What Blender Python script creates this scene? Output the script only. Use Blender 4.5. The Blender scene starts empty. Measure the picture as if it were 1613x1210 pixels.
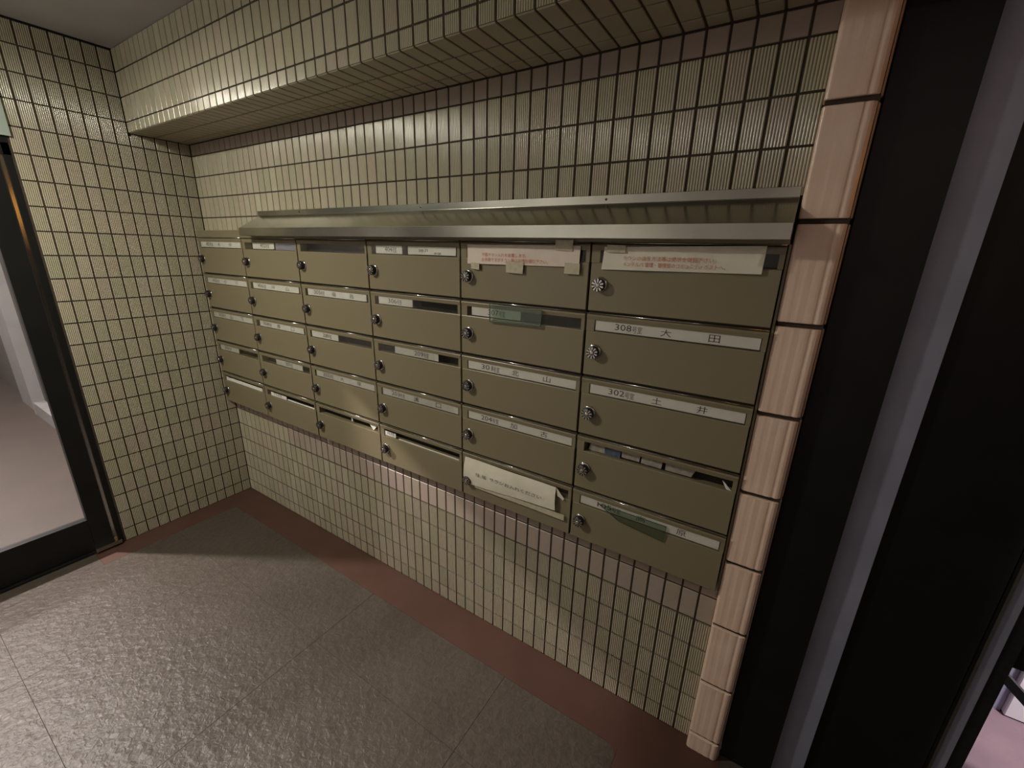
import bpy, math, random
from mathutils import Matrix, Vector
random.seed(7)
S = bpy.context.scene
COL = S.collection
# ------------------------------------------------------------------ camera
cam_d = bpy.data.cameras.new('camera'); cam = bpy.data.objects.new('camera', cam_d); COL.objects.link(cam)
cam_d.sensor_width = 36; cam_d.lens = 14.844; cam_d.clip_start = .02; cam_d.clip_end = 200
R = ((0.8452, 0.5338, 0.0260), (0.1807, -0.2396, -0.9539), (-0.5029, 0.8110, -0.2990))
M = Matrix.Identity(4)
for i in range(3):
    M[i][0] = R[0][i]; M[i][1] = -R[1][i]; M[i][2] = -R[2][i]
M = Matrix.Translation((2.7482, -1.1838, 1.5389)) @ M
cam.matrix_world = M
S.camera = cam
CAMP = Vector((2.7482, -1.1838, 1.5389))
# ------------------------------------------------------------------ world, lights, exposure
S.view_settings.view_transform = 'Standard'; S.view_settings.look = 'None'
S.view_settings.exposure = -0.02; S.view_settings.gamma = 1.0; S.view_settings.use_curve_mapping = False
w = bpy.data.worlds.new('night'); S.world = w; w.use_nodes = True
w.node_tree.nodes['Background'].inputs[0].default_value = (.30, .36, .55, 1)
w.node_tree.nodes['Background'].inputs[1].default_value = 0.05

def area(name, loc, size, power, color, rot=(0, 0, 0), shape='DISK'):
    d = bpy.data.lights.new(name, 'AREA'); d.shape = shape; d.size = size; d.energy = power; d.color = color
    o = bpy.data.objects.new(name, d); COL.objects.link(o); o.location = loc; o.rotation_euler = rot
    return o
def point(name, loc, radius, power, color):
    d = bpy.data.lights.new(name, 'POINT'); d.shadow_soft_size = radius; d.energy = power; d.color = color
    o = bpy.data.objects.new(name, d); COL.objects.link(o); o.location = loc
    return o
area('lobby_lamp', (.85, -1.30, 2.285), .20, 24, (1.0, .95, .80))
point('lobby_lamp_side', (.85, -1.30, 2.22), .07, 4, (1.0, .95, .84))
area('hall_lamp', (-1.05, -1.38, 2.44), .09, 270, (1.0, .89, .86))
area('far_hall_lamp', (-3.9, -1.4, 2.44), .40, 90, (1.0, .90, .88))
area('entrance_fill', (3.3, -1.9, 2.30), .30, 3, (1.0, .80, .74))  # unseen fill added behind the camera to brighten the entrance jamb
area('street_lamp', (4.5, -.25, 1.9), .4, 60, (1.0, .93, .97), (math.radians(60), 0, math.radians(38)))

# ------------------------------------------------------------------ material helpers
def mat(name, col, rough=.5, metal=0.0, spec=.5, noise=None, bump=None, coat=0.0, emis=None):
    m = bpy.data.materials.new(name); m.use_nodes = True
    nt = m.node_tree; b = nt.nodes['Principled BSDF']
    b.inputs['Base Color'].default_value = (*col, 1); b.inputs['Roughness'].default_value = rough
    b.inputs['Metallic'].default_value = metal; b.inputs['Specular IOR Level'].default_value = spec
    b.inputs['Coat Weight'].default_value = coat
    if emis:
        b.inputs['Emission Color'].default_value = (*emis[0], 1); b.inputs['Emission Strength'].default_value = emis[1]
    tc = nt.nodes.new('ShaderNodeTexCoord')
    if noise:
        sc, c2 = noise
        n = nt.nodes.new('ShaderNodeTexNoise'); n.inputs['Scale'].default_value = sc; n.inputs['Detail'].default_value = 6
        nt.links.new(tc.outputs['Object'], n.inputs['Vector'])
        r = nt.nodes.new('ShaderNodeValToRGB'); r.color_ramp.elements[0].position = .35; r.color_ramp.elements[1].position = .68
        r.color_ramp.elements[0].color = (*col, 1); r.color_ramp.elements[1].color = (*c2, 1)
        nt.links.new(n.outputs['Fac'], r.inputs['Fac']); nt.links.new(r.outputs['Color'], b.inputs['Base Color'])
    if bump:
        sc, st, dist = bump
        n = nt.nodes.new('ShaderNodeTexNoise'); n.inputs['Scale'].default_value = sc; n.inputs['Detail'].default_value = 5
        nt.links.new(tc.outputs['Object'], n.inputs['Vector'])
        bp = nt.nodes.new('ShaderNodeBump'); bp.inputs['Strength'].default_value = st; bp.inputs['Distance'].default_value = dist
        nt.links.new(n.outputs['Fac'], bp.inputs['Height']); nt.links.new(bp.outputs['Normal'], b.inputs['Normal'])
    return m

def tile_mat(name, cols, rough, island=True):
    m = mat(name, cols[0], rough, 0, .5)
    nt = m.node_tree; b = nt.nodes['Principled BSDF']
    oi = nt.nodes.new('ShaderNodeObjectInfo'); ge = nt.nodes.new('ShaderNodeNewGeometry')
    ad = nt.nodes.new('ShaderNodeMath'); ad.operation = 'ADD'
    fr = nt.nodes.new('ShaderNodeMath'); fr.operation = 'FRACT'
    nt.links.new(oi.outputs['Random'], ad.inputs[0]); nt.links.new(ge.outputs['Random Per Island'], ad.inputs[1])
    nt.links.new(ad.outputs[0], fr.inputs[0])
    r = nt.nodes.new('ShaderNodeValToRGB'); r.color_ramp.interpolation = 'LINEAR'
    while len(r.color_ramp.elements) < len(cols): r.color_ramp.elements.new(.5)
    for i, c in enumerate(cols):
        r.color_ramp.elements[i].position = i / (len(cols) - 1); r.color_ramp.elements[i].color = (*c, 1)
    nt.links.new(fr.outputs[0], r.inputs['Fac'])
    n = nt.nodes.new('ShaderNodeTexNoise'); n.inputs['Scale'].default_value = 35; n.inputs['Detail'].default_value = 4
    tc = nt.nodes.new('ShaderNodeTexCoord'); nt.links.new(tc.outputs['Object'], n.inputs['Vector'])
    mx = nt.nodes.new('ShaderNodeMix'); mx.data_type = 'RGBA'; mx.blend_type = 'MULTIPLY'; mx.inputs[0].default_value = .35
    nt.links.new(r.outputs['Color'], mx.inputs[6]); nt.links.new(n.outputs['Color'], mx.inputs[7])
    hs = nt.nodes.new('ShaderNodeRGBToBW'); nt.links.new(n.outputs['Color'], hs.inputs[0]); 
    ma = nt.nodes.new('ShaderNodeMath'); ma.operation = 'MULTIPLY_ADD'; ma.inputs[1].default_value = .7; ma.inputs[2].default_value = .65
    nt.links.new(hs.outputs[0], ma.inputs[0]); nt.links.new(ma.outputs[0], mx.inputs[7])
    ga = nt.nodes.new('ShaderNodeAttribute'); ga.attribute_name = 'groove_shade'  # shade of the rib grooves, multiplied into the tile colour
    gm = nt.nodes.new('ShaderNodeMath'); gm.operation = 'MULTIPLY_ADD'; gm.inputs[1].default_value = -.72; gm.inputs[2].default_value = 1.0
    nt.links.new(ga.outputs['Fac'], gm.inputs[0])
    m2 = nt.nodes.new('ShaderNodeMix'); m2.data_type = 'RGBA'; m2.blend_type = 'MULTIPLY'; m2.inputs[0].default_value = 1
    nt.links.new(mx.outputs[2], m2.inputs[6]); nt.links.new(gm.outputs[0], m2.inputs[7])
    nt.links.new(m2.outputs[2], b.inputs['Base Color'])
    return m

MT = {}
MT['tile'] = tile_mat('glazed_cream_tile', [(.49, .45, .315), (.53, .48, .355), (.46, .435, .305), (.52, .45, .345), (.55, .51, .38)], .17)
MT['tile_shaded'] = tile_mat('glazed_shaded_tile', [(.39, .32, .27), (.42, .335, .29), (.39, .33, .26), (.42, .34, .30)], .35)  # darker rosy tone paints in the shade under mailboxes and beam
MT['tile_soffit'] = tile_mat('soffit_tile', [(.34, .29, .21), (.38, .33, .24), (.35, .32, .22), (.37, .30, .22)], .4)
MT['joint'] = mat('floor_joint', (.060, .050, .042), .8, noise=(30, (.075, .062, .052)))
MT['grout'] = mat('dark_grout', (.045, .032, .022), .9, noise=(40, (.06, .043, .03)))
MT['pink'] = mat('pink_glazed_jamb_tile', (.86, .63, .50), .28, noise=(14, (.92, .70, .57)), bump=(60, .25, .003))
MT['ceiling'] = mat('grey_ceiling', (.50, .485, .49), .9, noise=(6, (.46, .45, .45)), bump=(180, .15, .001))
MT['olive'] = mat('olive_paint', (.236, .204, .122), .33, noise=(3, (.250, .210, .134)), bump=(900, .08, .0003))
MT['dark'] = mat('box_inside', (.020, .017, .012), .7, noise=(20, (.03, .026, .02)))
MT['label'] = mat('white_label_plate', (.90, .89, .83), .45, noise=(25, (.84, .82, .76)))
MT['paper'] = mat('aged_paper', (.86, .82, .69), .8, noise=(18, (.78, .74, .60)), bump=(30, .3, .003))
MT['paperpink'] = mat('pinkish_paper', (.86, .76, .67), .8, noise=(18, (.80, .68, .58)), bump=(30, .3, .003))
MT['tape'] = mat('yellowed_tape', (.62, .57, .42), .35, noise=(60, (.52, .46, .32)))
MT['ink'] = mat('black_lettering', (.035, .032, .03), .6, noise=(90, (.05, .045, .04)))
MT['redink'] = mat('red_lettering', (.62, .16, .10), .7, noise=(90, (.68, .22, .14)))
MT['steel'] = mat('stainless_steel', (.66, .65, .58), .20, 1.0, noise=(5, (.50, .50, .45)))
MT['chrome'] = mat('chrome', (.62, .62, .60), .15, 1.0, noise=(30, (.55, .55, .54)))
MT['knob'] = mat('black_plastic', (.016, .016, .016), .35, noise=(90, (.025, .025, .025)))
MT['bronze'] = mat('dark_bronze_frame', (.008, .008, .0075), .45, .0, noise=(9, (.011, .011, .010)), spec=.3)
MT['greyalu'] = mat('grey_aluminium', (.30, .32, .42), .5, .2, noise=(7, (.36, .37, .48)))
MT['redfloor'] = mat('red_brown_border_tile', (.080, .036, .026), .5, noise=(9, (.092, .044, .032)), bump=(120, .2, .001))
MT['hallfloor'] = mat('hall_floor', (.040, .029, .023), .55, noise=(4, (.035, .026, .021)), bump=(150, .2, .001))
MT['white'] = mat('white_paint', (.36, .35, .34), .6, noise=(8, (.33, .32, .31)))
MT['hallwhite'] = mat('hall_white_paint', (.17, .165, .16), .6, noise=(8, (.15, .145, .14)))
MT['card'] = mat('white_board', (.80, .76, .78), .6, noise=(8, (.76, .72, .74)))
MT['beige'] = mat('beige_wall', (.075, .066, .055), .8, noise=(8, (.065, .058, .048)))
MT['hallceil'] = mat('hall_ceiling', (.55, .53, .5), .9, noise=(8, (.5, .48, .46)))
MT['transom'] = mat('pale_green_panel', (.42, .50, .44), .35, noise=(9, (.38, .46, .41)))
MT['street'] = mat('pink_paving', (.32, .215, .235), .8, noise=(5, (.25, .165, .19)), bump=(60, .4, .003))
MT['bluemail'] = mat('blue_envelope', (.035, .07, .12), .5, noise=(60, (.12, .15, .2)))
MT['mail'] = mat('leaflet_paper', (.42, .38, .33), .5, noise=(70, (.30, .26, .23)))
MT['lamp'] = mat('lamp_diffuser', (.8, .8, .75), .5, emis=((1, .95, .75), 2.0), noise=(9, (.78, .78, .74)))

MT['orange'] = mat('orange_glint_glow', (.8, .4, .1), .5, emis=((1, .42, .08), 9.0))
def floor_mat():
    m = mat('rough_grey_floor_tile', (.15, .13, .118), .42, 0, .36)
    nt = m.node_tree; b = nt.nodes['Principled BSDF']; tc = nt.nodes.new('ShaderNodeTexCoord')
    n1 = nt.nodes.new('ShaderNodeTexNoise'); n1.inputs['Scale'].default_value = 3.0; n1.inputs['Detail'].default_value = 8; n1.inputs['Roughness'].default_value = .65
    n2 = nt.nodes.new('ShaderNodeTexNoise'); n2.inputs['Scale'].default_value = 55; n2.inputs['Detail'].default_value = 5; n2.inputs['Distortion'].default_value = 1.2
    n3 = nt.nodes.new('ShaderNodeTexVoronoi'); n3.inputs['Scale'].default_value = 34; n3.distance = 'CHEBYCHEV'
    for n in (n1, n2, n3): nt.links.new(tc.outputs['Object'], n.inputs['Vector'])
    r = nt.nodes.new('ShaderNodeValToRGB')
    r.color_ramp.elements[0].position = .3; r.color_ramp.elements[0].color = (.070, .056, .045, 1)
    r.color_ramp.elements[1].position = .7; r.color_ramp.elements[1].color = (.092, .076, .063, 1)
    nt.links.new(n1.outputs['Fac'], r.inputs['Fac'])
    r2 = nt.nodes.new('ShaderNodeValToRGB')
    r2.color_ramp.elements[0].position = .4; r2.color_ramp.elements[0].color = (.90, .90, .90, 1)
    r2.color_ramp.elements[1].position = .68; r2.color_ramp.elements[1].color = (1.16, 1.15, 1.13, 1)
    nt.links.new(n2.outputs['Fac'], r2.inputs['Fac'])
    mx = nt.nodes.new('ShaderNodeMix'); mx.data_type = 'RGBA'; mx.blend_type = 'MULTIPLY'; mx.inputs[0].default_value = 1
    nt.links.new(r.outputs['Color'], mx.inputs[6]); nt.links.new(r2.outputs['Color'], mx.inputs[7])
    nt.links.new(mx.outputs[2], b.inputs['Base Color'])
    ad = nt.nodes.new('ShaderNodeMath'); ad.operation = 'ADD'
    nt.links.new(n2.outputs['Fac'], ad.inputs[0]); nt.links.new(n3.outputs['Distance'], ad.inputs[1])
    bp = nt.nodes.new('ShaderNodeBump'); bp.inputs['Strength'].default_value = .42; bp.inputs['Distance'].default_value = .005
    nt.links.new(ad.outputs[0], bp.inputs['Height']); nt.links.new(bp.outputs['Normal'], b.inputs['Normal'])
    return m
MT['floor'] = floor_mat()

def glass_mat(name, tint, refl=.06, rough=.03):
    m = bpy.data.materials.new(name); m.use_nodes = True; nt = m.node_tree
    for n in list(nt.nodes): nt.nodes.remove(n)
    out = nt.nodes.new('ShaderNodeOutputMaterial'); tr = nt.nodes.new('ShaderNodeBsdfTransparent'); gl = nt.nodes.new('ShaderNodeBsdfGlossy')
    tr.inputs[0].default_value = (*tint, 1); gl.inputs['Roughness'].default_value = rough
    lw = nt.nodes.new('ShaderNodeLayerWeight'); lw.inputs['Blend'].default_value = .3
    n = nt.nodes.new('ShaderNodeTexNoise'); n.inputs['Scale'].default_value = 6
    mu = nt.nodes.new('ShaderNodeMath'); mu.operation = 'MULTIPLY_ADD'; mu.inputs[1].default_value = .35; mu.inputs[2].default_value = refl
    nt.links.new(lw.outputs['Fresnel'], mu.inputs[0])
    mx = nt.nodes.new('ShaderNodeMixShader')
    nt.links.new(mu.outputs[0], mx.inputs[0]); nt.links.new(tr.outputs[0], mx.inputs[1]); nt.links.new(gl.outputs[0], mx.inputs[2])
    nt.links.new(mx.outputs[0], out.inputs[0])
    return m
MT['glass'] = glass_mat('door_glass', (.93, .93, .92))
MT['acryl'] = glass_mat('clear_window_strip', (.99, .99, .98), .01, .12)
MT['greenacryl'] = glass_mat('greenish_acrylic', (.86, .93, .87), .05, .1)
MT['greenedge'] = mat('green_acrylic_edge', (.05, .085, .06), .3, noise=(40, (.08, .12, .09)))

# ------------------------------------------------------------------ mesh helpers
class MB:
    def __init__(s): s.v = []; s.f = []; s.sm = []
    def box(s, x0, x1, y0, y1, z0, z1):
        b = len(s.v)
        s.v += [(x0, y0, z0), (x1, y0, z0), (x1, y1, z0), (x0, y1, z0), (x0, y0, z1), (x1, y0, z1), (x1, y1, z1), (x0, y1, z1)]
        for f in ((0, 3, 2, 1), (4, 5, 6, 7), (0, 1, 5, 4), (1, 2, 6, 5), (2, 3, 7, 6), (3, 0, 4, 7)):
            s.f.append(tuple(b + i for i in f)); s.sm.append(False)
        return s
    def prism(s, prof, x0, x1, smooth=False):           # profile of (y,z), counter-clockwise, extruded along x
        b = len(s.v); n = len(prof)
        s.v += [(x0, y, z) for y, z in prof] + [(x1, y, z) for y, z in prof]
        for i in range(n):
            j = (i + 1) % n; s.f.append((b + i, b + j, b + n + j, b + n + i)); s.sm.append(smooth)
        s.f.append(tuple(b + i for i in reversed(range(n)))); s.sm.append(False)
        s.f.append(tuple(b + n + i for i in range(n))); s.sm.append(False)
        return s
    def lathe(s, prof, c, seg=20, flute=None):          # profile (r,y) around the y axis at c=(x,z)
        b = len(s.v); n = len(prof)
        for k in range(seg):
            a = 2 * math.pi * k / seg
            fl = 1.0 if (flute is None or k % 2 == 0) else flute
            for r, y in prof: s.v.append((c[0] + r * fl * math.cos(a), y, c[1] + r * fl * math.sin(a)))
        for k in range(seg):
            j = (k + 1) % seg
            for i in range(n - 1):
                s.f.append((b + k * n + i, b + k * n + i + 1, b + j * n + i + 1, b + j * n + i)); s.sm.append(True)
        s.f.append(tuple(b + k * n + n - 1 for k in range(seg))); s.sm.append(False)
        return s
    def poly(s, pts, t, nrm=(0, -1, 0)):                # thin sheet of thickness t
        b = len(s.v); n = len(pts); N = Vector(nrm) * t
        s.v += [tuple(p) for p in pts] + [tuple(Vector(p) - N) for p in pts]
        s.f.append(tuple(b + i for i in range(n))); s.f.append(tuple(b + n + i for i in reversed(range(n)))); s.sm += [False] * 2
        for i in range(n):
            j = (i + 1) % n; s.f.append((b + i, b + n + i, b + n + j, b + j)); s.sm.append(False)
        return s
    def mesh(s, name, m):
        me = bpy.data.meshes.new(name); me.from_pydata(s.v, [], s.f); me.validate(); 
        me.polygons.foreach_set('use_smooth', s.sm) if len(s.sm) == len(me.polygons) else None
        me.materials.append(m); me.update()
        return me
    def build(s, name, m, parent=None, **kw):
        import bmesh
        me = s.mesh(name, m)
        bm = bmesh.new(); bm.from_mesh(me); bmesh.ops.recalc_face_normals(bm, faces=bm.faces); bm.to_mesh(me); bm.free()
        return put(name, me, parent, **kw)
def put(name, me, parent=None, loc=(0, 0, 0), rot=(0, 0, 0), scale=(1, 1, 1), **props):
    o = bpy.data.objects.new(name, me); COL.objects.link(o)
    o.location = loc; o.rotation_euler = rot; o.scale = scale
    if parent: o.parent = parent
    for k, v in props.items(): o[k] = v
    return o
def thing(name, label, cat, loc=(0, 0, 0), group=None, rot=(0, 0, 0)):
    o = bpy.data.objects.new(name, None); COL.objects.link(o); o.location = loc; o.rotation_euler = rot; o.empty_display_size = .05
    o['label'] = label; o['category'] = cat
    if group: o['group'] = group
    return o
def tag(o, label, cat, group=None):
    o['label'] = label; o['category'] = cat
    if group: o['group'] = group
    return o
def bevel(o, wd=.001, seg=1):
    md = o.modifiers.new('bevel', 'BEVEL'); md.width = wd; md.segments = seg; md.limit_method = 'ANGLE'
    return o

# text: one glyph mesh per string, one unit high, made once
TXT = {}
def prep_text(strings):
    obs = []
    for s_ in strings:
        cu = bpy.data.curves.new('lettering', 'FONT'); cu.body = s_; cu.resolution_u = 2; cu.extrude = 0.0
        o = bpy.data.objects.new('t', cu); COL.objects.link(o); obs.append((s_, o))
    bpy.context.view_layer.update(); dg = bpy.context.evaluated_depsgraph_get()
    for s_, o in obs:
        me = bpy.data.meshes.new_from_object(o.evaluated_get(dg))
        xs = [v.co.x for v in me.vertices]; ys = [v.co.y for v in me.vertices]
        x0, x1, y0, y1 = min(xs), max(xs), min(ys), max(ys)
        for v in me.vertices:
            v.co = Vector(((v.co.x - x0) / (x1 - x0), 0, (v.co.y - y0) / (y1 - y0)))
        me.materials.clear(); me.name = 'lettering'
        TXT[s_] = me
        cu = o.data; bpy.data.objects.remove(o); bpy.data.curves.remove(cu)
def text(s_, parent, x0, x1, z0, z1, y, m, rot=0):
    me = TXT[s_]
    key = (s_, m.name)
    if key not in TXT:
        k = me.copy(); k.materials.append(m); TXT[key] = k
    return put('lettering', TXT[key], parent, loc=(x0, y, z0), scale=(x1 - x0, 1, z1 - z0), rot=(0, rot, 0))

# ------------------------------------------------------------------ geometry constants
ZC = 2.36; ZB = 2.025; XE = 2.75; BD = .25
FL = .07      # first horizontal joint above the floor
# ------------------------------------------------------------------ room shell
def struct(name, mb, m, parent=None):
    o = mb.build(name, m, parent); o['kind'] = 'structure'; return o
G = .003
floor = struct('floor', MB().box(-.02, 3.62, -2.42, .02, -.08, -.004), MT['joint'])
wallb = struct('wall_back', MB().box(-.1, 2.80, G, .12, -.004, ZC), MT['grout'])
walll = struct('wall_left', MB().box(-.12, -G, -.655, G, -.004, ZC), MT['grout'])
wl2 = struct('wall_left_far', MB().box(-.12, 0, -2.42, -1.80, -.004, ZC), MT['beige'])
struct('wall_front', MB().box(-.12, 3.7, -2.54, -2.42, -.004, ZC), MT['card'])
struct('wall_right', MB().box(3.62, 3.74, -2.42, .10, -.004, ZC), MT['beige'])
struct('ceiling', MB().box(-.12, 3.74, -2.54, .12, ZC, ZC + .1), MT['ceiling'])
beam = struct('trim_1', MB().box(-.004, 3.62, -BD + G, G, ZB + G, ZC), MT['grout'])
# dark sealant cord where the beam face meets the left wall, and along the ceiling of the left wall
struct('trim_2', MB().box(-.003, .006, -BD - .005, -BD + .003, ZB - .01, ZC).box(-.003, .006, -.66, -BD, ZC - .008, ZC), MT['bronze'])

# ------------------------------------------------------------------ wall tiles, each one a part
TM = {}
def tile_mesh(wd, ht, ribs, m):
    key = (round(wd, 4), round(ht, 4), ribs, m.name)
    if key in TM: return TM[key]
    v = []; f = []; sm = []; gv = []
    a = wd / 2; h = ht / 2
    if ribs:
        n = ribs * 4
        for i in range(n + 1):
            x = -a + wd * i / n
            y = (.0017, -.0004, -.0009, -.0004)[i % 4]
            v.append((x, y, -h)); v.append((x, y, h)); gv += [1.0 if i % 4 == 0 else 0.0] * 2
        for i in range(n): f.append((2 * i, 2 * i + 2, 2 * i + 3, 2 * i + 1)); sm.append(True)
    else:
        e = .0015
        v += [(-a, e, -h), (-a, e, h), (-a + e, 0, -h + e), (-a + e, 0, h - e), (a - e, 0, -h + e), (a - e, 0, h - e), (a, e, -h), (a, e, h)]
        f += [(0, 2, 3, 1), (2, 4, 5, 3), (4, 6, 7, 5), (0, 6, 4, 2), (1, 3, 5, 7)]; sm += [False] * 5
        n = None
    L = len(v); yf = v[0][1]
    for q in (((-a, yf, -h), (-a, yf, h), (-a, G, h), (-a, G, -h)), ((a, yf, -h), (a, G, -h), (a, G, h), (a, yf, h)),
              ((-a, yf, -h), (-a, G, -h), (a, G, -h), (a, yf, -h)), ((-a, yf, h), (a, yf, h), (a, G, h), (-a, G, h))):
        b = len(v); v += list(q); f.append((b, b + 1, b + 2, b + 3)); sm.append(False)
    me = bpy.data.meshes.new('wall_tile'); me.from_pydata(v, [], f); me.materials.append(m)
    me.polygons.foreach_set('use_smooth', sm)
    at = me.attributes.new('groove_shade', 'FLOAT', 'POINT'); at.data.foreach_set('value', gv + [0.0] * (len(v) - len(gv))); me.update()
    TM[key] = me; return me
def lay(parent, specs, limit=300):
    """specs: (centre, w, h, ribs, material, base rotation matrix)"""
    specs = sorted(specs, key=lambda s: s[6] if len(s) > 6 else (Vector(s[0]) - CAMP).length)
    joint = {}
    for i, s_ in enumerate(specs):
        c, wd, ht, ribs, m, rot = s_[:6]
        me = tile_mesh(wd, ht, ribs, m)
        mw = Matrix.Translation(c) @ rot @ Matrix.Rotation(random.gauss(0, .004), 4, 'X') @ Matrix.Rotation(random.gauss(0, .005), 4, 'Z')
        if i < limit:
            o = bpy.data.objects.new('wall_tile', me); COL.objects.link(o); o.parent = parent; o.matrix_local = mw
        else:
            j = joint.setdefault('all', ([], [], [], [], []))
            b = len(j[0]); j[0].extend([mw @ v.co for v in me.vertices]); j[4].extend([d_.value for d_ in me.attributes['groove_shade'].data])
            for p in me.polygons: j[1].append(tuple(b + k for k in p.vertices)); j[2].append(p.use_smooth); j[3].append(m)
    for j in joint.values():
        me = bpy.data.meshes.new('wall_tiles'); me.from_pydata(j[0], [], j[1])
        ms = list(dict.fromkeys(j[3]))
        for m in ms: me.materials.append(m)
        me.polygons.foreach_set('use_smooth', j[2]); me.polygons.foreach_set('material_index', [ms.index(m) for m in j[3]])
        at = me.attributes.new('groove_shade', 'FLOAT', 'POINT'); at.data.foreach_set('value', j[4]); me.update()
        o = bpy.data.objects.new('wall_tiles', me); COL.objects.link(o); o.parent = parent; o['kind'] = 'stuff'
I4 = Matrix.Identity(4); RL = Matrix.Rotation(math.radians(90), 4, 'Z'); RS = Matrix.Rotation(math.radians(90), 4, 'X')
J = .0055
def rows(z0, z1, lo, hi):
    out = []
    r = -1
    while True:
        a = FL + .1 * r; b = a + .1; r += 1
        if a >= hi: break
        a2 = max(a, lo); b2 = min(b, hi)
        if b2 - a2 > .012: out.append((a2, b2, r - 1))
    return out
# back wall
sp = []
for a, b, r in rows(0, 0, 0.0, ZB):
    for k in range(55):
        x = .05 * k + .025
        if 6 <= r <= 14: continue
        if r == 15 and x > .72: continue
        if r == 5 and b > .67: b = .67
        m = MT['tile']; ribs = 7
        if (r == 5 or r == 4 and x > .55) or r == 19: m = MT['tile_shaded']; ribs = 0  # rows below mailboxes and beam: shade painted in, ribs left out
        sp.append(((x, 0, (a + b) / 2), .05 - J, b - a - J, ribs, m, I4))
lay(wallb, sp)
# left wall
sp = []
for a, b, r in rows(0, 0, 0.0, ZC):
    for k in range(13):
        y = -.05 * k - .025
        if a > ZB and y > -BD: continue
        if a < ZB < b and y > -BD: b2 = ZB
        else: b2 = b
        sp.append(((0, y, (a + b2) / 2), .05 - J, b2 - a - J, 7, MT['tile'], RL, -k * .01 + (Vector((0, y, (a + b) / 2)) - CAMP).length * 1e-3))
lay(walll, sp)
# beam: face and underside
sp = []
for a, b, r in rows(0, 0, ZB, ZC):
    for k in range(72):
        x = .05 * k + .025
        d = (Vector((x, -BD, a)) - CAMP).length + (10 if x > 2.25 else 0) + (3 if x < .35 else 0)
        sp.append(((x, -BD, (a + b) / 2), .05 - J, b - a - J, 7, MT['tile'], I4, d))
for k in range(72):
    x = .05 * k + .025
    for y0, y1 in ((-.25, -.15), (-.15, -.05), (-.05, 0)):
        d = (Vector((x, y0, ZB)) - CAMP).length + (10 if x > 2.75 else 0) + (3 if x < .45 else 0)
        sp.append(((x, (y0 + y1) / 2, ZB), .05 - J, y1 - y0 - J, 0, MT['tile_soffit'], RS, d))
lay(beam, sp)

# ------------------------------------------------------------------ pink edge tiles of the entrance jamb
jamb = struct('trim_3', MB().box(2.751, 2.838, -.027, .16, 0, ZB), MT['grout'])
PH = .2276
PH = .2209
z = .0708 - PH
while z < ZB:
    z0 = max(z + .0055, 0); z1 = min(z + PH - .0055, ZB)
    if z1 - z0 > .02:
        mb = MB()
        # profile in plan (x,y): flat face with three soft flutes and a rounded outer edge
        P_ = [(2.7475, .06), (2.7475, -.026), (2.749, -.032), (2.754, -.035)]
        for i in range(9):
            x = 2.760 + i * .0062; P_.append((x, -.035 - .0004 * math.sin(i * 1.9)))
        P_ += [(2.814, -.0345), (2.819, -.0325), (2.824, -.0345), (2.830, -.033), (2.836, -.028), (2.840, -.020), (2.843, -.008), (2.844, .14)]
        b = 0; n = len(P_)
        mb.v = [(x, y, z0) for x, y in P_] + [(x, y, z1) for x, y in P_]
        for i in range(n):
            j = (i + 1) % n; mb.f.append((i, j, n + j, n + i)); mb.sm.append(False)
        mb.f.append(tuple(reversed(range(n)))); mb.f.append(tuple(range(n, 2 * n))); mb.sm += [False, False]
        bevel(mb.build('jamb_tile', MT['pink'], jamb), .0015)
    z += PH

# ------------------------------------------------------------------ lobby floor
def fbox(name, x0, x1, y0, y1, m, e=.0004, z=0.0):
    o = MB().box(x0 + e, x1 - e, y0 + e, y1 - e, -.004 - .01, z).build(name, m, floor)
    return bevel(o, .0005) if e > .0003 else o
XJ = [.14, .66, 1.39, 2.12, 2.56]; YJ = [-.165, -.465, -1.147, -1.83, -2.42]
for i in range(4):
    for j in range(4):
        fbox('floor_tile', XJ[i], XJ[i + 1], YJ[j + 1], YJ[j], MT['floor'])
for j in range(1, 4): fbox('floor_tile', 0, XJ[0], YJ[j + 1] if j > 1 else YJ[2], YJ[j] if j > 1 else -.777, MT['floor'])
fbox('border_tile', 0, .14, -.777, -.165, MT['redfloor'], e=.0001)
fbox('border_tile', 0, 2.85, -.165, 0, MT['redfloor'], e=.0001)
fbox('border_tile', 2.56, 2.85, -1.3, -.165, MT['redfloor'], e=.0001)
fbox('border_tile', 2.56, 2.85, -2.42, -1.3, MT['redfloor'], e=.0001)
fbox('floor_tile', 2.85, 3.62, -2.42, 0, MT['floor'])
# rounded inner corner of the border by the entrance
mb = MB(); P_ = [(2.56, -.165)] + [(2.52 + .04 * math.sin(t), -.205 + .04 * math.cos(t)) for t in [i * math.pi / 12 for i in range(7)]]
mb.v = [(x, y, -.003) for x, y in P_] + [(x, y, .0006) for x, y in P_]; n = len(P_)
for i in range(n): mb.f.append((i, (i + 1) % n, n + (i + 1) % n, n + i)); mb.sm.append(False)
mb.f.append(tuple(range(n))); mb.f.append(tuple(range(n, 2 * n))); mb.sm += [False] * 2
mb.build('corner_piece', MT['redfloor'], floor)

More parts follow.
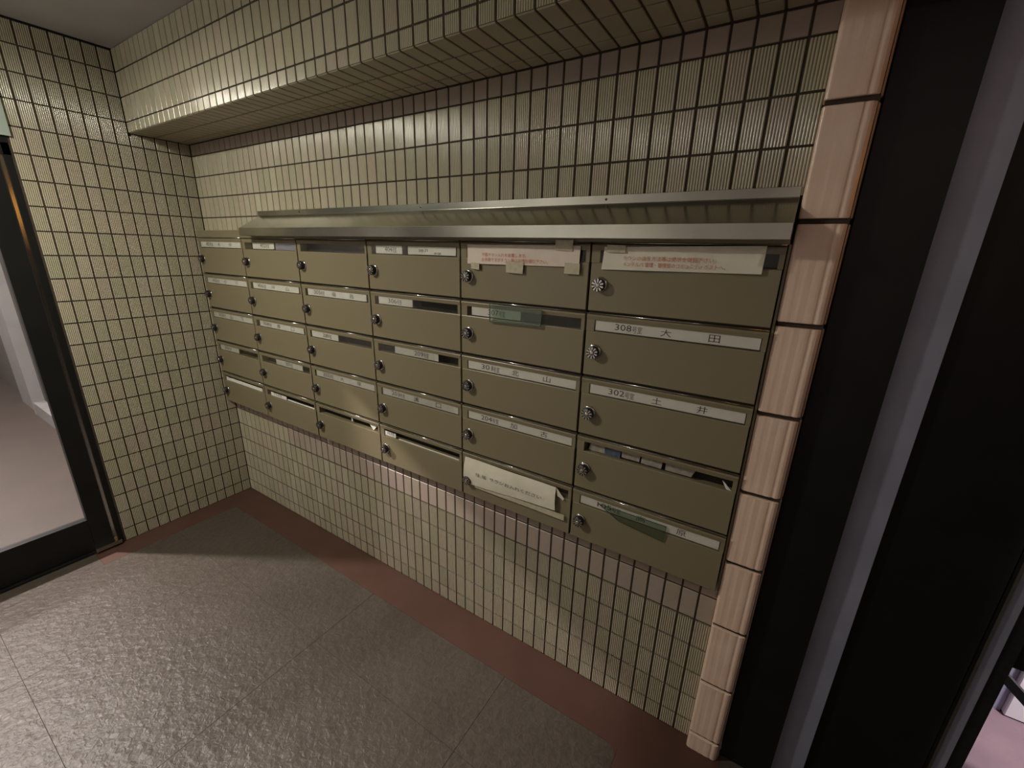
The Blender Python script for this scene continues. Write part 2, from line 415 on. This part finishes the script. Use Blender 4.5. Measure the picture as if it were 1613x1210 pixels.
# ------------------------------------------------------------------ left glass door
DY0, DY1 = -.655, -1.80
d1 = struct('door_1', MB().box(-.09, -.002, DY0 - .022, DY0 - .0005, 0, 1.90)
            .box(-.09, -.002, DY1, DY1 + .03, 0, 1.90).box(-.09, -.002, DY1, DY0, 1.86, 1.90), MT['bronze'])
lf = MB().box(-.055, -.012, -.765, -.692, .015, 1.855).box(-.055, -.012, DY1 + .035, DY1 + .10, .015, 1.855)
lf.box(-.055, -.012, DY1 + .10, -.765, .015, .190).box(-.055, -.012, DY1 + .10, -.765, 1.77, 1.855)
bevel(lf.build('door_leaf', MT['bronze'], d1), .002, 2)
MB().box(-.036, -.032, DY1 + .10, -.765, .19, 1.77).build('glass_pane', MT['glass'], d1)
MB().box(-.030, -.008, -.690, -.679, .012, 1.86).build('metal_strip', MT['chrome'], d1, label='bright metal strip')
MB().box(-.09, .004, DY1, DY0 - .002, -.003, .010).build('threshold', MT['bronze'], d1)
bevel(MB().box(-.07, .022, -.772, -.668, .010, .030).build('floor_hinge_cover', MT['steel'], d1), .004, 2)
tr = struct('window_1', MB().box(-.09, -.001, DY1, DY0, 1.905, 1.93), MT['bronze'])
MB().box(-.06, .012, DY1, DY0 + .012, 1.93, ZC - .001).build('panel', MT['transom'], tr)
# ------------------------------------------------------------------ hall behind the left door
hf = struct('hall_floor', MB().box(-5.6, -.09, -3.2, .1, -.08, -.002), MT['hallfloor'])
struct('hall_ceiling', MB().box(-5.6, -.12, -3.2, .1, 2.5, 2.6), MT['hallceil'])
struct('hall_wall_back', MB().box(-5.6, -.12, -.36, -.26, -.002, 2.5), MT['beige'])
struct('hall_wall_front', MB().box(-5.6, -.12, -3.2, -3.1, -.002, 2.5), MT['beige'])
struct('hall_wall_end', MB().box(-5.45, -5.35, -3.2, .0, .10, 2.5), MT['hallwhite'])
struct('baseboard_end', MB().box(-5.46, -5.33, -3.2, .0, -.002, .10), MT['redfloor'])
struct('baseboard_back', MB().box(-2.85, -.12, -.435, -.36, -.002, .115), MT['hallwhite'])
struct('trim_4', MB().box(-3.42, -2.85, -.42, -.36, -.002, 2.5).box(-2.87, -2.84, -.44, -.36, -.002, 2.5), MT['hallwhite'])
ol = tag(MB().box(3.575, 3.62, -.10, -.07, 1.66, 1.92).build('glint_lamp', MT['orange']), 'slim orange lamp out of view, added for the glint on the left door', 'lamp')  # unseen glowing bar added for the orange glint on the door strip
cl2 = thing('ceiling_light', 'round hall ceiling light beyond the glass door on the left', 'light', (-1.05, -1.38, 2.5))
MB().box(-.25, .25, -.25, .25, -.035, 0).build('housing', MT['white'], cl2)
cl3 = thing('ceiling_light', 'square ceiling light at the far end of the hall', 'light', (-3.9, -1.4, 2.5))
MB().box(-.25, .25, -.25, .25, -.035, 0).build('housing', MT['white'], cl3)
cl = thing('ceiling_light', 'round ceiling light of the lobby above the mailboxes', 'light', (.85, -1.30, ZC))
mb = MB()
seg = 28
for k in range(seg):
    a = 2 * math.pi * k / seg
    for r_, z_ in ((.17, 0), (.17, -.04), (.15, -.065)): mb.v.append((r_ * math.cos(a), r_ * math.sin(a), z_))
for k in range(seg):
    j = (k + 1) % seg
    for i in range(2): mb.f.append((k * 3 + i, j * 3 + i, j * 3 + i + 1, k * 3 + i + 1)); mb.sm.append(True)
mb.f.append(tuple(k * 3 + 2 for k in range(seg))); mb.sm.append(False)
mb.build('diffuser', MT['lamp'], cl)

# ------------------------------------------------------------------ entrance door on the right
d2 = struct('door_2', MB().box(2.847, 2.979, .0, .10, 0, ZC).box(2.847, 3.62, 0, .10, 2.2, ZC), MT['bronze'])
MB().box(2.981, 3.057, .03, .075, .01, 2.19).build('door_stile', MT['greyalu'], d2, label='grey aluminium door stile')
MB().box(3.057, 3.281, .045, .060, .01, 2.19).build('door_panel', MT['bronze'], d2)
MB().box(3.282, 3.288, .028, .075, .01, 2.19).build('edge_strip', MT['chrome'], d2, label='bright edge strip')
MB().box(3.288, 3.312, .035, .075, .01, 2.19).build('door_stile', MT['greyalu'], d2)
MB().box(3.312, 3.340, .040, .075, .01, 2.19).build('seal', MT['knob'], d2)
MB().box(3.340, 3.62, .045, .062, .668, 2.19).build('door_panel', MT['bronze'], d2)
st = struct('pavement', MB().box(2.6, 9, .10, 9, -.06, -.005), MT['street'])
struct('street_wall', MB().box(3.40, 3.688, .72, 1.1, -.005, 1.2), MT['greyalu'])
o = MB().box(3.69, 4.3, .70, .74, .0, .52).build('white_panel', MT['card']); bevel(o, .003)
tag(o, 'white panel standing on pink paving outside the entrance at bottom right', 'panel')
hr = thing('handrail', 'dark sloping handrail outside the entrance at bottom right', 'handrail', (3.44, .30, 0))
mb = MB(); a0 = Vector((-.01, 0, .478)); a1 = Vector((.30, 0, .195))
mb.v = []
for p in (a0, a1):
    for dy, dz in ((-.012, -.016), (.012, -.016), (.012, .016), (-.012, .016)): mb.v.append((p.x, p.y + dy, p.z + dz))
for f in ((0, 1, 2, 3), (7, 6, 5, 4), (0, 4, 5, 1), (1, 5, 6, 2), (2, 6, 7, 3), (3, 7, 4, 0)): mb.f.append(f); mb.sm.append(False)
mb.build('rail', MT['bronze'], hr)
MB().box(.27, .30, -.012, .012, 0, .21).build('post', MT['bronze'], hr)

# ------------------------------------------------------------------ mailboxes
PW = .457; PH_ = .1884; TOP = 1.570; FY = -.045
STR = ['不要チラシ入れを設置します。', 'お手数ですがチラシ等はお持ち帰り下さい。', 'チラシの違反方法等は掲示を御覧下さい。', 'インテルバ 管理・管理室のコミュニティポストへ。',
       '住 居  サラシお入れください', '号室', '101', '神', '戸', '緑', '5']
NUM = {(1, 1): '401', (2, 1): '402', (4, 1): '404', (1, 2): '405', (2, 2): '406', (3, 2): '305', (4, 2): '306', (5, 2): '307', (6, 2): '308',
       (1, 3): '303', (2, 3): '304', (3, 3): '208', (4, 3): '209', (5, 3): '301', (6, 3): '302', (1, 4): '206', (2, 4): '207', (3, 4): '202', (4, 4): '203', (5, 4): '204', (2, 5): '102', (4, 5): '103', (6, 5): '105'}
NAME = {(1, 1): '木中', (1, 2): '小川', (2, 2): '中山', (3, 2): '福島', (6, 2): '大田', (1, 3): '山下', (2, 3): '橋口', (5, 3): '北山', (6, 3): '土井', (3, 4): '大塚', (4, 4): '溝口', (5, 4): '加古', (6, 5): '高原', (1, 5): ''}
for s_ in list(NUM.values()) + list(''.join(NAME.values())): STR.append(s_)
prep_text(list(dict.fromkeys(STR)))
# prototype meshes (local: x right, y depth with the front at -0.045, z up from the box bottom)
x0, x1 = .003, PW - .003
body = MB().box(x0, x1, -.010, -.001, 0, PH_).box(x0, x0 + .003, -.036, -.001, 0, PH_).box(x1 - .003, x1, -.036, -.001, 0, PH_)
body.box(x0, x1, -.036, -.001, 0, .003).box(x0, x1, -.036, -.001, PH_ - .004, PH_)
ME_body = body.mesh('casing', MT['dark'])
def arc_prof():
    # slot hood: rounded upper lip
    pts = [(-.012, .168), (FY + .0, .167)]
    for i in range(6):
        t = i * math.pi / 10
        pts.append((FY - .002 + .006 * (1 - math.cos(t)), .1775 + .006 * math.sin(t)))
    pts += [(-.012, .1835)]
    return pts
ME_vis = MB().prism(arc_prof(), x0, x1).mesh('slot_hood', MT['olive'])
flap = MB().prism([(-.012, .004), (FY + .002, .004), (FY, .006), (FY, .1325), (FY + .001, .1345), (FY + .004, .1352), (-.030, .1352), (-.030, .131), (-.012, .131)], x0 + .001, x1 - .001)
ME_flap = flap.mesh('door', MT['olive'])
ME_post = MB().box(x0, .027, FY, -.012, .135, .1675).mesh('post', MT['olive'])
ME_post2 = MB().box(.443, x1, FY, -.012, .135, .1675).mesh('post', MT['olive'])
ME_pane = MB().box(.027, .443, -.0448, -.0444, .1355, .168).mesh('window_strip', MT['acryl'])
ME_rod = MB().prism([(FY - .0022 + .0016 * math.cos(t), .1862 + .0016 * math.sin(t)) for t in [math.pi / 3 * q for q in range(6)]], x0, x1, True).mesh('edge_glint_rod', MT['chrome'])  # bright rod added in place of the highlight along the slot hood top
KX, KZ = .034, .0765
ME_ring = MB().lathe([(.001, FY), (.021, FY), (.0215, FY - .002), (.0195, FY - .004), (.001, FY - .0042)], (KX, KZ), 28).mesh('collar', MT['chrome'])
ME_dial = MB().lathe([(.0175, FY - .003), (.0185, FY - .012), (.0185, FY - .018), (.017, FY - .0205), (.001, FY - .0208)], (KX, KZ), 40, flute=.93).mesh('dial', MT['knob'])
mk = MB()
for k in range(10):
    a = 2 * math.pi * k / 10 + .3
    c, s_ = math.cos(a), math.sin(a)
    pts = []
    for r_, t_ in ((.0068, -.0013), (.0168, -.0026), (.0168, .0026), (.0068, .0013)):
        pts.append((KX + r_ * c - t_ * s_, FY - .0214, KZ + r_ * s_ + t_ * c))
    mk.poly(pts, .0006)
ME_mark = mk.mesh('marks', MT['chrome'])
ME_cap = MB().lathe([(.007, FY - .0205), (.007, FY - .0225), (.005, FY - .0235), (.0005, FY - .0236)], (KX, KZ), 16).mesh('centre_cap', MT['chrome'])
import bmesh
for me in (ME_body, ME_vis, ME_flap, ME_ring, ME_dial, ME_cap, ME_mark):
    bm = bmesh.new(); bm.from_mesh(me); bmesh.ops.recalc_face_normals(bm, faces=bm.faces); bm.to_mesh(me); bm.free()

# what the slot of each mailbox shows: pieces (x0, x1, kind); text entries
FULL = [(.030, .441, 'label')]
SLOT = {(1, 1): FULL, (2, 1): [(.095, .277, 'label'), (.280, .440, 'grey')], (3, 1): [], (4, 1): [(.048, .187, 'label'), (.216, .437, 'label')],
        (5, 1): [], (6, 1): [], (1, 2): FULL, (2, 2): [(.045, .430, 'label')], (3, 2): [(.042, .430, 'label')], (4, 2): [(.046, .227, 'label')],
        (5, 2): [(.045, .238, 'label')], (6, 2): FULL, (1, 3): FULL, (2, 3): [(.055, .430, 'label')], (3, 3): [(.036, .226, 'label')],
        (4, 3): [(.120, .347, 'label')], (5, 3): FULL, (6, 3): FULL, (1, 4): [(.040, .243, 'label')], (2, 4): [(.155, .383, 'label')],
        (3, 4): [(.036, .438, 'label')], (4, 4): [(.034, .438, 'label')], (5, 4): FULL, (6, 4): [], (1, 5): [(.040, .430, 'label')],
        (2, 5): [(.058, .202, 'label')], (3, 5): [], (4, 5): [(.030, .095, 'label')], (5, 5): [], (6, 5): FULL}
NUMX = {(4, 1): (.098, .158), (2, 1): (.160, .238), (4, 2): (.099, .172), (4, 3): (.226, .300), (3, 3): (.118, .178), (2, 4): (.240, .300), (5, 2): (.112, .180), (2, 5): (.09, .16), (4, 5): (.045, .085)}
COLN = ['first', 'second', 'third', 'fourth', 'fifth', 'sixth']
ROWN = ['top', 'second', 'middle', 'fourth', 'bottom']
DESC = {(1, 1): 'with a full white name strip under its slot hood', (2, 1): 'with a half white name strip and a grey window rest', (3, 1): 'with an empty dark window',
        (4, 1): 'with two white name strips reading 404 and a surname', (5, 1): 'with a pinkish notice taped over its slot', (6, 1): 'with a long yellowed notice taped over its slot',
        (4, 2): 'with a short white strip and a dark gap beside it', (5, 2): 'numbered 307 with a loose green acrylic piece in its slot', (6, 2): 'numbered 308 with a full-width white name strip',
        (4, 3): 'numbered 209 with the strip centred between dark gaps', (5, 3): 'numbered 301 with a full-width name strip', (6, 3): 'numbered 302 with a full-width name strip',
        (1, 4): 'with a strip on the left half and a dark right half', (2, 4): 'with a short strip centred between dark gaps', (3, 4): 'with a full white strip in its window',
        (4, 4): 'with a full white strip in its window', (5, 4): 'numbered 204 with a full-width name strip', (6, 4): 'with leaflets filling its open slot', (1, 5): 'with a narrow bright strip in its slot',
        (2, 5): 'with a short strip and an open dark slot', (3, 5): 'with an open dark slot holding paper scraps', (4, 5): 'with a tiny strip at the left of a dark slot',
        (5, 5): 'with a handwritten note taped over its slot', (6, 5): 'with a slipped green acrylic sheet hanging from its slot'}
BOX = {}
for c in range(1, 7):
    for r in range(1, 6):
        bz = TOP - r * PH_; bx = (c - 1) * PW
        d = DESC.get((c, r), 'with a full white name strip in its window')
        lab = 'olive steel mailbox, %s row, %s column from the left, %s' % (ROWN[r - 1], COLN[c - 1], d)
        wds = lab.split()
        if len(wds) > 16:
            lab = 'olive mailbox, %s row, %s column from left, %s' % (ROWN[r - 1], COLN[c - 1], d); wds = lab.split()
        if len(wds) > 16: lab = ' '.join(wds[:16])
        t = thing('mailbox', lab, 'mailbox', (bx, 0, bz), 'olive mailboxes in the wall bank')
        BOX[(c, r)] = t
        put('casing', ME_body, t)
        put('slot_hood', ME_vis, t); put('slot_post', ME_post, t); put('slot_post', ME_post2, t)
        put('edge_glint_rod', ME_rod, t, label='thin bright rod added as edge highlight')
        fl = put('door', ME_flap, t, loc=(0, random.uniform(-.0006, .0006), 0))
        kd = put('dial_knob', ME_dial, t)
        put('collar', ME_ring, kd); 
        mko = put('marks', ME_mark, kd); put('centre_cap', ME_cap, kd)
        sl = SLOT[(c, r)]
        if (c, r) not in ((6, 4), (3, 5), (2, 5), (4, 5), (1, 5)): put('window_strip', ME_pane, t)
        yl = -.0430
        for q, (a, b, kind) in enumerate(sl):
            zt = .1665 if r < 5 or c > 4 else .158
            if kind == 'grey':
                MB().box(a, b, -.038, -.037, .137, .167).build('grey_insert', MT['greyalu'], t, label='grey insert'); continue
            lb = bevel(MB().box(a, b, yl, yl + .0015, .1385, zt).build('name_strip', MT['label'], t), .0004)
            if q == 0 and (c, r) in NUM:
                n0, n1 = NUMX.get((c, r), (.087, .162))
                mid = n0 + (n1 - n0) * .62
                text(NUM[(c, r)], lb, n0, mid, .1455, .1625, yl - .0003, MT['ink'])
                text('号室', lb, mid + .002, n1, .1425, .1615, yl - .0003, MT['ink'])
            if (c, r) == (4, 1) and q == 1:
                text('神', lb, .268, .292, .146, .158, yl - .0003, MT['ink']); text('戸', lb, .296, .314, .146, .158, yl - .0003, MT['ink'])
                text('緑', lb, .340, .374, .1405, .148, yl - .0003, MT['ink'])
            elif NAME.get((c, r)) and q == 0:
                nm = NAME[(c, r)]
                text(nm[0], lb, .211, .238, .1435, .1625, yl - .0003, MT['ink']); text(nm[1], lb, .328, .354, .1435, .1625, yl - .0003, MT['ink'])
# dividing strips between the columns: dark gaps with a thin lit edge are left by the casings; the rail above them
rail = MB().prism([(-.001, 1.5702), (FY, 1.5702), (FY, 1.603), (FY + .002, 1.605), (-.001, 1.605)], 0, 2.742).box(2.7415, 2.7465, -.034, -.001, .63, 1.57).build('mailbox_top_rail', MT['olive'])
tag(rail, 'olive steel rail along the top of the mailboxes under the hood', 'rail')
# ------------------------------------------------------------------ stainless hood
hd = thing('steel_hood', 'long stainless steel rain hood above the mailboxes', 'hood', (0, 0, 1.577))
HX0, HX1 = .565, 2.742
prof = [(-.001, .088), (-.004, .088), (-.1, .033), (-.1, .031), (-.003, .0865)]
sl_ = MB()
sl_.v = [(HX0, -.004, .092), (HX1, -.004, .092), (HX1, -.100, .034), (HX0, -.100, .034), (HX0, -.004, .090), (HX1, -.004, .090), (HX1, -.099, .032), (HX0, -.099, .032)]
for f in ((0, 1, 2, 3), (7, 6, 5, 4), (0, 3, 7, 4), (1, 5, 6, 2), (0, 4, 5, 1), (3, 2, 6, 7)): sl_.f.append(f); sl_.sm.append(False)
sl_.build('sloping_plate', MT['steel'], hd)
bevel(MB().box(HX0, HX1, -.102, -.099, 0, .034).build('front_lip', MT['steel'], hd), .001, 2)
bevel(MB().box(HX0, HX1, -.005, -.001, .092, .114).build('wall_flange', MT['steel'], hd), .0008)
e = MB(); e.poly([(HX0, -.004, .09), (HX0, -.099, .033), (HX0, -.099, 0), (HX0, -.046, 0), (HX0, -.004, .05)], .002, (-1, 0, 0)); e.build('end_cap', MT['steel'], hd)
sc = MB()
for x in (.9, 1.62, 2.3): sc.lathe([(.003, -.005), (.003, -.0065), (.0005, -.007)], (x, .103), 10)
sc.build('screws', MT['knob'], hd)

# ------------------------------------------------------------------ papers, tapes, loose pieces (world coordinates of the box bank)
def Lw(c, r, x, z): return ((c - 1) * PW + x, TOP - r * PH_ + z)
def sheet(name, c, r, quad, y, m, t=.0006, nx=14, wave=.0012, parent=None):
    """quad TL TR BR BL in box coordinates -> softly waved sheet"""
    g = [Lw(c, r, *p) for p in quad]; mb = MB(); ny = 3
    for side in (0, 1):
        for j in range(ny + 1):
            for i in range(nx + 1):
                u = i / nx; v = j / ny
                x = (g[0][0] * (1 - u) + g[1][0] * u) * (1 - v) + (g[3][0] * (1 - u) + g[2][0] * u) * v
                z_ = (g[0][1] * (1 - u) + g[1][1] * u) * (1 - v) + (g[3][1] * (1 - u) + g[2][1] * u) * v
                yy = (y(u, v) if callable(y) else y) + wave * math.sin(u * 9 + v * 2.1) + (t if side else 0)
                mb.v.append((x, yy, z_))
    N = (nx + 1) * (ny + 1)
    for j in range(ny):
        for i in range(nx):
            a = j * (nx + 1) + i
            mb.f.append((a, a + nx + 1, a + nx + 2, a + 1)); mb.f.append((N + a, N + a + 1, N + a + nx + 2, N + a + nx + 1)); mb.sm += [True] * 2
    return mb.build(name, m, parent)
def wtext(s_, parent, c, r, x0, x1, z0, z1, y, m, drop=0.0):
    a = Lw(c, r, x0, z0); b = Lw(c, r, x1, z1)
    return text(s_, parent, a[0], b[0], a[1], b[1], y, m, rot=drop)
# pinkish notice, fifth column top
n1 = thing('paper_notice', 'pinkish paper notice with red lettering taped over the fifth column top mailbox', 'notice', (0, 0, 0))
sheet('sheet', 5, 1, [(.035, .176), (.428, .178), (.427, .121), (.034, .117)], -.0515, MT['paperpink'], parent=n1)
wtext(STR[0], n1, 5, 1, .093, .257, .141, .152, -.0535, MT['redink']); wtext(STR[1], n1, 5, 1, .093, .330, .1255, .1375, -.0535, MT['redink'])
for q in ([(.050, .121), (.084, .120), (.083, .099), (.051, .102)], [(.185, .128), (.248, .127), (.246, .094), (.186, .096)], [(.384, .132), (.430, .130), (.430, .101), (.383, .102)], [(.351, .192), (.406, .193), (.405, .163), (.352, .165)]):
    sheet('tape', 5, 1, q, -.054, MT['tape'], parent=n1, nx=3, wave=.0004)
n2 = thing('paper_notice', 'long yellowed paper notice with red lettering taped over the sixth column top mailbox', 'notice', (0, 0, 0))
sheet('sheet', 6, 1, [(.040, .176), (.416, .184), (.415, .123), (.035, .118)], -.0515, MT['paper'], parent=n2, wave=.0018)
wtext(STR[2], n2, 6, 1, .094, .318, .1435, .155, -.0545, MT['redink']); wtext(STR[3], n2, 6, 1, .095, .340, .1285, .140, -.0545, MT['redink'])
for q in ([(.048, .182), (.098, .180), (.098, .162), (.047, .163)], [(.405, .181), (.446, .182), (.444, .139), (.403, .140)]):
    sheet('tape', 6, 1, q, -.0548, MT['tape'] if q[0][0] < .1 else MT['acryl'], parent=n2, nx=3, wave=.0004)
n3 = thing('paper_notice', 'cream handwritten note bulging from the fifth column bottom mailbox slot', 'notice', (0, 0, 0))
sheet('sheet', 5, 5, [(.020, .170), (.401, .168), (.404, .083), (.017, .062)], lambda u, v: -.052 - .012 * math.sin(v * 2.6) * (1 - u * .4), MT['paper'], parent=n3, wave=.001, nx=18)
sheet('folded_corner', 5, 5, [(.401, .168), (.432, .135), (.428, .128), (.404, .140)], -.050, MT['paper'], parent=n3, nx=4, wave=.001)
sheet('tape', 5, 5, [(.062, .066), (.437, .076), (.437, .055), (.067, .053)], -.0530, MT['tape'], parent=n3, nx=10, wave=.0006)
wtext(STR[4], n3, 5, 5, .078, .356, .112, .127, -.0665, MT['ink'])
# loose acrylic pieces
o = sheet('acrylic_piece', 5, 2, [(.127, .184), (.319, .180), (.315, .129), (.128, .126)], -.0555, MT['greenacryl'], t=.002, nx=4, wave=0)
tag(o, 'loose greenish acrylic piece across the slot of mailbox 307', 'acrylic piece')
def rim(parent, c, r, quad, y, wd=.0022):
    mb = MB(); g = [Lw(c, r, *p) for p in quad]
    for i in range(4):
        a = Vector(g[i]); b = Vector(g[(i + 1) % 4]); n = Vector((-(b - a).y, (b - a).x)).normalized() * wd * .5
        pts = [(a.x + n.x, y, a.y + n.y), (b.x + n.x, y, b.y + n.y), (b.x - n.x, y, b.y - n.y), (a.x - n.x, y, a.y - n.y)]
        mb.poly(pts, .0025)
    mb.build('cut_edge', MT['greenedge'], parent)
rim(o, 5, 2, [(.127, .184), (.319, .180), (.315, .129), (.128, .126)], -.0560)
o = sheet('acrylic_sheet', 6, 5, [(.093, .160), (.300, .160), (.297, .107), (.160, .124)], -.050, MT['greenacryl'], t=.002, nx=4, wave=0)
tag(o, 'slipped greenish acrylic sheet hanging below the slot of the bottom right mailbox', 'acrylic sheet')
rim(o, 6, 5, [(.093, .160), (.300, .160), (.297, .107), (.160, .124)], -.0505, .0012)
# mail in the slots
def leaf(name, label, cat, c, r, quad, y, m, group=None):
    o = sheet(name, c, r, quad, y, m, nx=4, wave=.0006); tag(o, label, cat, group); return o
LG = 'leaflets in the open slot of the right column'
leaf('leaflet', 'pale leaflet at the left end of the open slot, right column', 'leaflet', 6, 4, [(.045, .166), (.089, .166), (.089, .137), (.036, .137)], -.030, MT['mail'], LG)
leaf('envelope', 'dark blue envelope in the open slot of the right column', 'envelope', 6, 4, [(.090, .168), (.139, .168), (.138, .136), (.088, .136)], -.031, MT['bluemail'])
leaf('leaflet', 'grey leaflet just right of the blue envelope in the open slot', 'leaflet', 6, 4, [(.141, .167), (.198, .167), (.195, .140), (.142, .140)], -.029, MT['mail'], LG)
leaf('leaflet', 'grey leaflet in the middle of the open slot, right column', 'leaflet', 6, 4, [(.203, .167), (.262, .167), (.259, .139), (.201, .140)], -.032, MT['mail'], LG)
leaf('leaflet', 'wide grey leaflet with slanting end near the right of the open slot', 'leaflet', 6, 4, [(.270, .168), (.352, .166), (.340, .138), (.270, .138)], -.030, MT['mail'], LG)
leaf('paper_scrap', 'curled white paper corner at the right end of the open slot', 'paper', 6, 4, [(.418, .160), (.424, .156), (.444, .136), (.430, .138)], -.043, MT['label'])
leaf('paper_scrap', 'white folded scrap in the dark slot, third column bottom', 'paper', 3, 5, [(.378, .160), (.428, .160), (.405, .137), (.400, .137)], -.036, MT['label'])
leaf('paper_scrap', 'small white scrap in the middle of the dark slot, third column bottom', 'paper', 3, 5, [(.250, .162), (.262, .162), (.262, .142), (.252, .142)], -.034, MT['label'])
leaf('leaflet', 'bright leaflet edge lying in the fourth column bottom slot', 'leaflet', 4, 5, [(.110, .1395), (.436, .1395), (.436, .134), (.110, .134)], -.040, MT['label'])
leaf('leaflet', 'bright leaflet edge lying in the second column bottom slot', 'leaflet', 2, 5, [(.205, .146), (.436, .146), (.436, .139), (.205, .139)], -.040, MT['label'])
